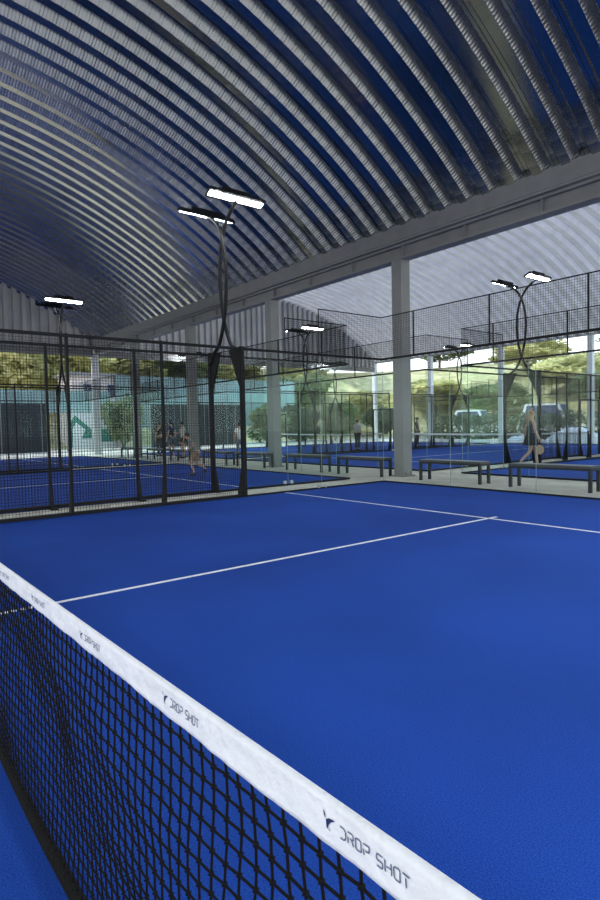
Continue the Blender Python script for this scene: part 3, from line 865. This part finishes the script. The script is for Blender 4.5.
# ------------------------------------------------------------------ people
def skin_mesh(nodes, edges, root, m, name, sub=1):
    me = bpy.data.meshes.new(name); keys = list(nodes)
    me.from_pydata([nodes[k][0] for k in keys], [(keys.index(a), keys.index(b)) for a, b in edges], [])
    o = bpy.data.objects.new(name, me); COL.objects.link(o)
    sk = o.modifiers.new('s', 'SKIN'); sk.use_smooth_shade = True
    for i, k in enumerate(keys):
        r = nodes[k][1]; r = r if isinstance(r, tuple) else (r, r)
        me.skin_vertices[0].data[i].radius = r
        me.skin_vertices[0].data[i].use_root = (k == root)
    ss = o.modifiers.new('u', 'SUBSURF'); ss.levels = sub; ss.render_levels = sub
    dg = bpy.context.evaluated_depsgraph_get(); dg.update()
    ev = o.evaluated_get(dg); out = bpy.data.meshes.new_from_object(ev)
    bpy.data.objects.remove(o); bpy.data.meshes.remove(me)
    out.materials.clear(); out.materials.append(m); out.name = name
    out.polygons.foreach_set('use_smooth', [True] * len(out.polygons))
    return out

def person(label, loc, rz, h, pose, top, bottom, shoes, hair, long_hair=False, skirt=False, legs_covered=False, sleeve=.55):
    """pose: joints for a 1.75 m figure facing local +X (y = its left)"""
    J = dict(pelvis=(0, 0, .95), waist=(0, 0, 1.1), chest=(0, 0, 1.32), neck=(0, 0, 1.47), hb=(.02, 0, 1.55), ht=(.03, 0, 1.68),
             shl=(0, .17, 1.42), shr=(0, -.17, 1.42), ell=(-.03, .24, 1.14), elr=(-.03, -.24, 1.14), wrl=(.05, .25, .9), wrr=(.05, -.25, .9),
             hil=(0, .09, .9), hir=(0, -.09, .9), knl=(.02, .1, .5), knr=(.02, -.1, .5), anl=(-.02, .1, .09), anr=(-.02, -.1, .09), tol=(.13, .11, .035), tor=(.13, -.11, .035))
    J.update(pose)
    J = {k: Vector(v) for k, v in J.items()}
    t = thing('person', label, 'person', loc, rz)
    k = h / 1.75
    rad = dict(pelvis=(.13, .10), waist=(.115, .09), chest=(.14, .1), neck=.052, hb=.082, ht=.072, shl=.055, shr=.055, ell=.04, elr=.04, wrl=.028, wrr=.028,
               hil=.085, hir=.085, knl=.056, knr=.056, anl=.038, anr=.038, tol=.03, tor=.03)
    E = [('pelvis', 'waist'), ('waist', 'chest'), ('chest', 'neck'), ('neck', 'hb'), ('hb', 'ht')]
    for s in 'lr':
        E += [('chest', 'sh' + s), ('sh' + s, 'el' + s), ('el' + s, 'wr' + s), ('pelvis', 'hi' + s), ('hi' + s, 'kn' + s), ('kn' + s, 'an' + s), ('an' + s, 'to' + s)]
    nodes = {a: (J[a] * k, tuple(q * k for q in rad[a]) if isinstance(rad[a], tuple) else rad[a] * k) for a in J}
    for s in 'lr':     # palm
        d = (J['wr' + s] - J['el' + s]).normalized()
        nodes['pa' + s] = ((J['wr' + s] + d * .08) * k, .033 * k); E.append(('wr' + s, 'pa' + s))
    body = skin_mesh(nodes, E, 'pelvis', M['skin'], 'body')
    # fingers, thumb, nose and ears join the same mesh
    mb = MB()
    fw = Vector((1, 0, 0))
    for s, sg in (('l', 1), ('r', -1)):
        d = (J['wr' + s] - J['el' + s]).normalized(); p = J['wr' + s] + d * .08
        side = d.cross(Vector((0, 1, 0)));  side = side.normalized() if side.length > .1 else fw
        curl = Vector((0, -sg, 0)) * .5
        for f_, ln in zip((-1.5, -.5, .5, 1.5), (.06, .075, .08, .07)):
            b = p + side * f_ * .017 + d * .02
            mb.tube([b * k, (b + d * ln * .5) * k, (b + d * ln * .9 + curl * .03) * k], [.0095 * k, .009 * k, .007 * k], 5)
        mb.tube([(p - d * .03 - side * .028) * k, (p + d * .01 - side * .055) * k, (p + d * .04 - side * .06) * k], [.011 * k, .01 * k, .008 * k], 5)
    hc = (J['hb'] + J['ht']) / 2
    mb.tube([(hc + Vector((.075, 0, .02))) * k, (hc + Vector((.105, 0, -.02))) * k], [.008 * k, .016 * k], 5)
    for sg in (-1, 1): mb.ell((hc + Vector((0, sg * .083, -.01))) * k, (.02 * k, .01 * k, .032 * k), 6, 5)
    bm = bmesh.new(); bm.from_mesh(body); tmp = mb.mesh('t', M['skin'], True); bm.from_mesh(tmp); bm.to_mesh(body); bm.free()
    body.polygons.foreach_set('use_smooth', [True] * len(body.polygons))
    link('body', body, t)
    # face details
    fc = MB()
    for sg in (-1, 1): fc.ell((hc + Vector((.079, sg * .032, .012))) * k, (.01 * k, .015 * k, .009 * k), 6, 5)
    fc.ell((hc + Vector((.078, 0, -.055))) * k, (.009 * k, .026 * k, .006 * k), 6, 5)
    link('eyes_and_mouth', fc.mesh('eyes_and_mouth', M['hairdark']), t)
    # clothing
    def grow(a, extra):
        q, r = nodes[a]; return (q, tuple(x + extra for x in r) if isinstance(r, tuple) else r + extra)
    sn = {a: grow(a, .02) for a in ('pelvis', 'waist', 'chest', 'shl', 'shr')}
    sn['chest'] = grow('chest', .018)
    sn['colr'] = (J['chest'].lerp(J['neck'], .75) * k, .065 * k)
    se = [('pelvis', 'waist'), ('waist', 'chest'), ('chest', 'shl'), ('chest', 'shr'), ('chest', 'colr')]
    if sleeve > 0:
        for s in 'lr':
            sn['sl' + s] = (J['sh' + s].lerp(J['el' + s], sleeve) * k, .062 * k); se.append(('sh' + s, 'sl' + s))
    link('shirt', skin_mesh(sn, se, 'chest', M[top], 'shirt'), t)
    if skirt:
        sk = MB(); n = 16; c0 = J['pelvis']
        ring = []
        for zz, r in ((.12, .135), (.0, .17), (-.13, .21), (-.26, .25)):
            for q in range(n):
                a = 2 * PI * q / n; rr = r * (1 + (.07 * math.sin(a * 5) if zz < -.05 else 0))
                sk.v.append(tuple((c0 + Vector((math.cos(a) * rr * .95, math.sin(a) * rr, zz))) * k))
        for j in range(3):
            for q in range(n): sk.f.append([j * n + q, j * n + (q + 1) % n, (j + 1) * n + (q + 1) % n, (j + 1) * n + q])
        link('skirt', sk.mesh('skirt', M[bottom], True), t)
    else:
        pn = {a: grow(a, .018) for a in ('pelvis', 'hil', 'hir')}; pe = [('pelvis', 'hil'), ('pelvis', 'hir')]
        for s in 'lr':
            if legs_covered:
                pn['kn' + s] = grow('kn' + s, .018); pn['an' + s] = ((J['an' + s] + Vector((0, 0, .03))) * k, .06 * k)
                pe += [('hi' + s, 'kn' + s), ('kn' + s, 'an' + s)]
            else:
                pn['le' + s] = (J['hi' + s].lerp(J['kn' + s], .8) * k, .095 * k); pe.append(('hi' + s, 'le' + s))
        link('trousers' if legs_covered else 'shorts', skin_mesh(pn, pe, 'pelvis', M[bottom], 'trousers'), t)
    for s in 'lr':
        a, b = J['an' + s], J['to' + s]; d = (b - a); heel = a - Vector((d.x, d.y, 0)).normalized() * .05 if Vector((d.x, d.y, 0)).length > .01 else a
        heel = Vector((heel.x, heel.y, a.z - .045))
        nn = {'h': (heel * k, .045 * k), 'm': ((a.lerp(b, .55) - Vector((0, 0, .01))) * k, .05 * k), 't': ((b + d.normalized() * .04) * k, (.045 * k, .034 * k))}
        link('shoe', skin_mesh(nn, [('h', 'm'), ('m', 't')], 'm', M[shoes], 'shoe'), t)
    hr = MB()
    c = hc + Vector((-.02, 0, .035))
    hr.ell(c * k, (.098 * k, .092 * k, .1 * k), 14, 9)
    if long_hair:
        hr.tube([(hc + Vector((-.05, 0, .02))) * k, (hc + Vector((-.1, 0, -.1))) * k, (hc + Vector((-.12, 0, -.24))) * k, (hc + Vector((-.1, 0, -.36))) * k], [.085 * k, .09 * k, .075 * k, .03 * k], 10)
    link('hair', hr.mesh('hair', M[hair], True), t)
    return t

FACE_R = math.atan2(.78, .62)         # towards the right of the photograph
FACE_L = FACE_R + PI
walk = dict(knl=(.16, .09, .52), anl=(.22, .09, .1), tol=(.37, .09, .05), knr=(-.08, -.09, .5), anr=(-.36, -.09, .22), tor=(-.30, -.09, .09),
            ell=(-.1, .24, 1.14), wrl=(-.1, .25, .9), elr=(.02, -.24, 1.14), wrr=(.13, -.24, .92))
person('woman in dark tank top and skirt walking on the right court, blond hair', (.55, 15.75, 0), FACE_R, 1.74, walk, 'dusk', 'charcoal', 'redshoe', 'hairblond', long_hair=True, skirt=True, sleeve=0)
run = dict(pelvis=(0, 0, .86), waist=(.05, 0, 1.0), chest=(.16, 0, 1.2), neck=(.25, 0, 1.33), hb=(.31, 0, 1.4), ht=(.36, 0, 1.52), shl=(.2, .17, 1.29), shr=(.2, -.17, 1.29),
           ell=(.02, .26, 1.1), wrl=(.22, .27, 1.0), elr=(.32, -.26, 1.08), wrr=(.5, -.22, 1.16), hil=(.02, .09, .82), hir=(.02, -.09, .82),
           knl=(.2, .09, .5), anl=(.06, .09, .12), tol=(.2, .09, .04), knr=(.0, -.09, .42), anr=(-.3, -.09, .28), tor=(-.3, -.09, .12))
person('boy in grey-green shirt running on the court behind the left fence', (-5.55, 7.85, 0), FACE_L, 1.42, run, 'greytee', 'tan', 'darkshoe', 'hairdark')
person('person in black clothes standing leftmost of the group behind the bench', (-18.05, 12.5, 0), FACE_L + 1.2, 1.74, dict(ell=(.05, .24, 1.16), wrl=(.2, .12, 1.08)), 'charcoal', 'charcoal', 'darkshoe', 'hairdark', legs_covered=True)
person('person in navy shirt standing in the middle of the group behind the bench', (-16.3, 12.3, 0), FACE_L - .6, 1.8, {}, 'navy', 'denim', 'whiteshoe', 'hairdark')
person('person in pale grey shirt standing rightmost of the group behind the bench', (-15.1, 12.3, 0), FACE_L + .5, 1.74, dict(elr=(.1, -.25, 1.16), wrr=(.28, -.15, 1.2)), 'palegrey', 'charcoal', 'darkshoe', 'hairdark')
person('person in white shirt standing behind the right twin post', (-10.6, 12.6, 0), FACE_R + PI / 2, 1.62, {}, 'whitecloth', 'denim', 'whiteshoe', 'hairdark', legs_covered=True)
person('person in dark clothes standing right of the near grey column', (-13.0, 26.5, 0), FACE_R - .5, 1.78, {}, 'charcoal', 'charcoal', 'darkshoe', 'hairdark', legs_covered=True)
person('person in pale top and dark trousers left of the near grey column', (-13.4, 22.0, 0), FACE_R + .8, 1.7, dict(ell=(.02, .26, 1.18), wrl=(.15, .15, 1.1)), 'palegrey', 'charcoal', 'darkshoe', 'hairdark', legs_covered=True)

# padel racket hanging from the woman's right hand
k = 1.74 / 1.75
ca, sa = math.cos(FACE_R), math.sin(FACE_R)
def wpt(x, y, z): return (.55 + (x * ca - y * sa) * k, 15.75 + (x * sa + y * ca) * k, z * k)
hx, hy, hz = wpt(.155, -.235, .835)
rk = thing('padel_racket', 'tan padel racket held low by the walking woman', 'racket', (hx, hy, hz - .3))
RX = (ca, sa, 0)
rm = MB(); n = 18
outl = []
for i in range(n):
    a = 2 * PI * i / n; outl.append((math.sin(a) * .125, -.27 + math.cos(a) * .14))
rm.prism([(hx + u * ca + .018 * sa, hy + u * sa - .018 * ca, hz + z) for u, z in outl], (-.036 * sa, .036 * ca, 0)).build('head', M['tan'], rk)
MB().tube([(hx, hy, hz + .04), (hx, hy, hz - .12)], .016, 8).build('handle', M['charcoal'], rk)

# ------------------------------------------------------------------ light
w = bpy.data.worlds.new('overcast_sky'); SC.world = w; w.use_nodes = True
nt = w.node_tree; nt.nodes.clear()
wo = nt.nodes.new('ShaderNodeOutputWorld'); bg = nt.nodes.new('ShaderNodeBackground')
tc = nt.nodes.new('ShaderNodeTexCoord'); sp = nt.nodes.new('ShaderNodeSeparateXYZ'); rp = nt.nodes.new('ShaderNodeValToRGB')
nt.links.new(tc.outputs['Generated'], sp.inputs[0]); nt.links.new(sp.outputs['Z'], rp.inputs['Fac'])
rp.color_ramp.elements[0].position = .0; rp.color_ramp.elements[0].color = (1, .99, .96, 1)
rp.color_ramp.elements[1].position = .7; rp.color_ramp.elements[1].color = (.5, .68, 1, 1)
nt.links.new(rp.outputs['Color'], bg.inputs['Color']); bg.inputs['Strength'].default_value = 2.6
nt.links.new(bg.outputs[0], wo.inputs['Surface'])
sun = bpy.data.lights.new('sun', 'SUN'); sun.energy = 4.2; sun.angle = .03; sun.color = (1, .95, .86)
so = bpy.data.objects.new('sun', sun); COL.objects.link(so); so.rotation_mode = 'QUATERNION'; so.rotation_quaternion = Vector((.46, .5, -.73)).to_track_quat('-Z', 'Y')
def area(x, y, z, tilt, energy):
    l = bpy.data.lights.new('unseen_floodlight_fill', 'AREA'); l.shape = 'RECTANGLE'; l.size = .34; l.size_y = 1.4; l.energy = energy; l.color = (.93, .97, 1)
    o = bpy.data.objects.new('unseen_floodlight_fill', l); COL.objects.link(o); o.location = (x, y, z); o.rotation_euler = (0, tilt, 0)
for x, y in ((10.6, 5.95), (10.6, -5.95), (-.6, -5.95), (10.6, 17.2), (10.6, 29.1), (-.6, 29.1)):  # lamps added for more light at pole spots out of view
    area(x - .55, y, 5.95, math.radians(-24), 330); 

# ------------------------------------------------------------------ camera (solved from the court markings)
cam = bpy.data.cameras.new('camera'); co = bpy.data.objects.new('camera', cam); COL.objects.link(co)
yaw, pit, roll = -.903275970, -.0414504258, -.0213101836
F = Vector((math.sin(yaw) * math.cos(pit), math.cos(yaw) * math.cos(pit), math.sin(pit)))
R0 = Vector((math.cos(yaw), -math.sin(yaw), 0)); U0 = R0.cross(F)
R1 = R0 * math.cos(roll) + U0 * math.sin(roll); U1 = -R0 * math.sin(roll) + U0 * math.cos(roll)
mw = Matrix.Identity(4)
for i in range(3): mw[i][0], mw[i][1], mw[i][2] = R1[i], U1[i], -F[i]
mw.translation = Vector((10.0254, -.50336, 1.41714)); co.matrix_world = mw
cam.sensor_fit = 'VERTICAL'; cam.sensor_height = 36; cam.lens = 587.44 / 900 * 36; cam.clip_start = .05; cam.clip_end = 600
SC.camera = co

SC.cycles.transparent_max_bounces = 64
SC.cycles.max_bounces = 8; SC.cycles.diffuse_bounces = 4; SC.cycles.glossy_bounces = 4
SC.cycles.use_denoising = True
SC.cycles.sample_clamp_indirect = 6
SC.view_settings.view_transform = 'Standard'
SC.view_settings.exposure = 0.0
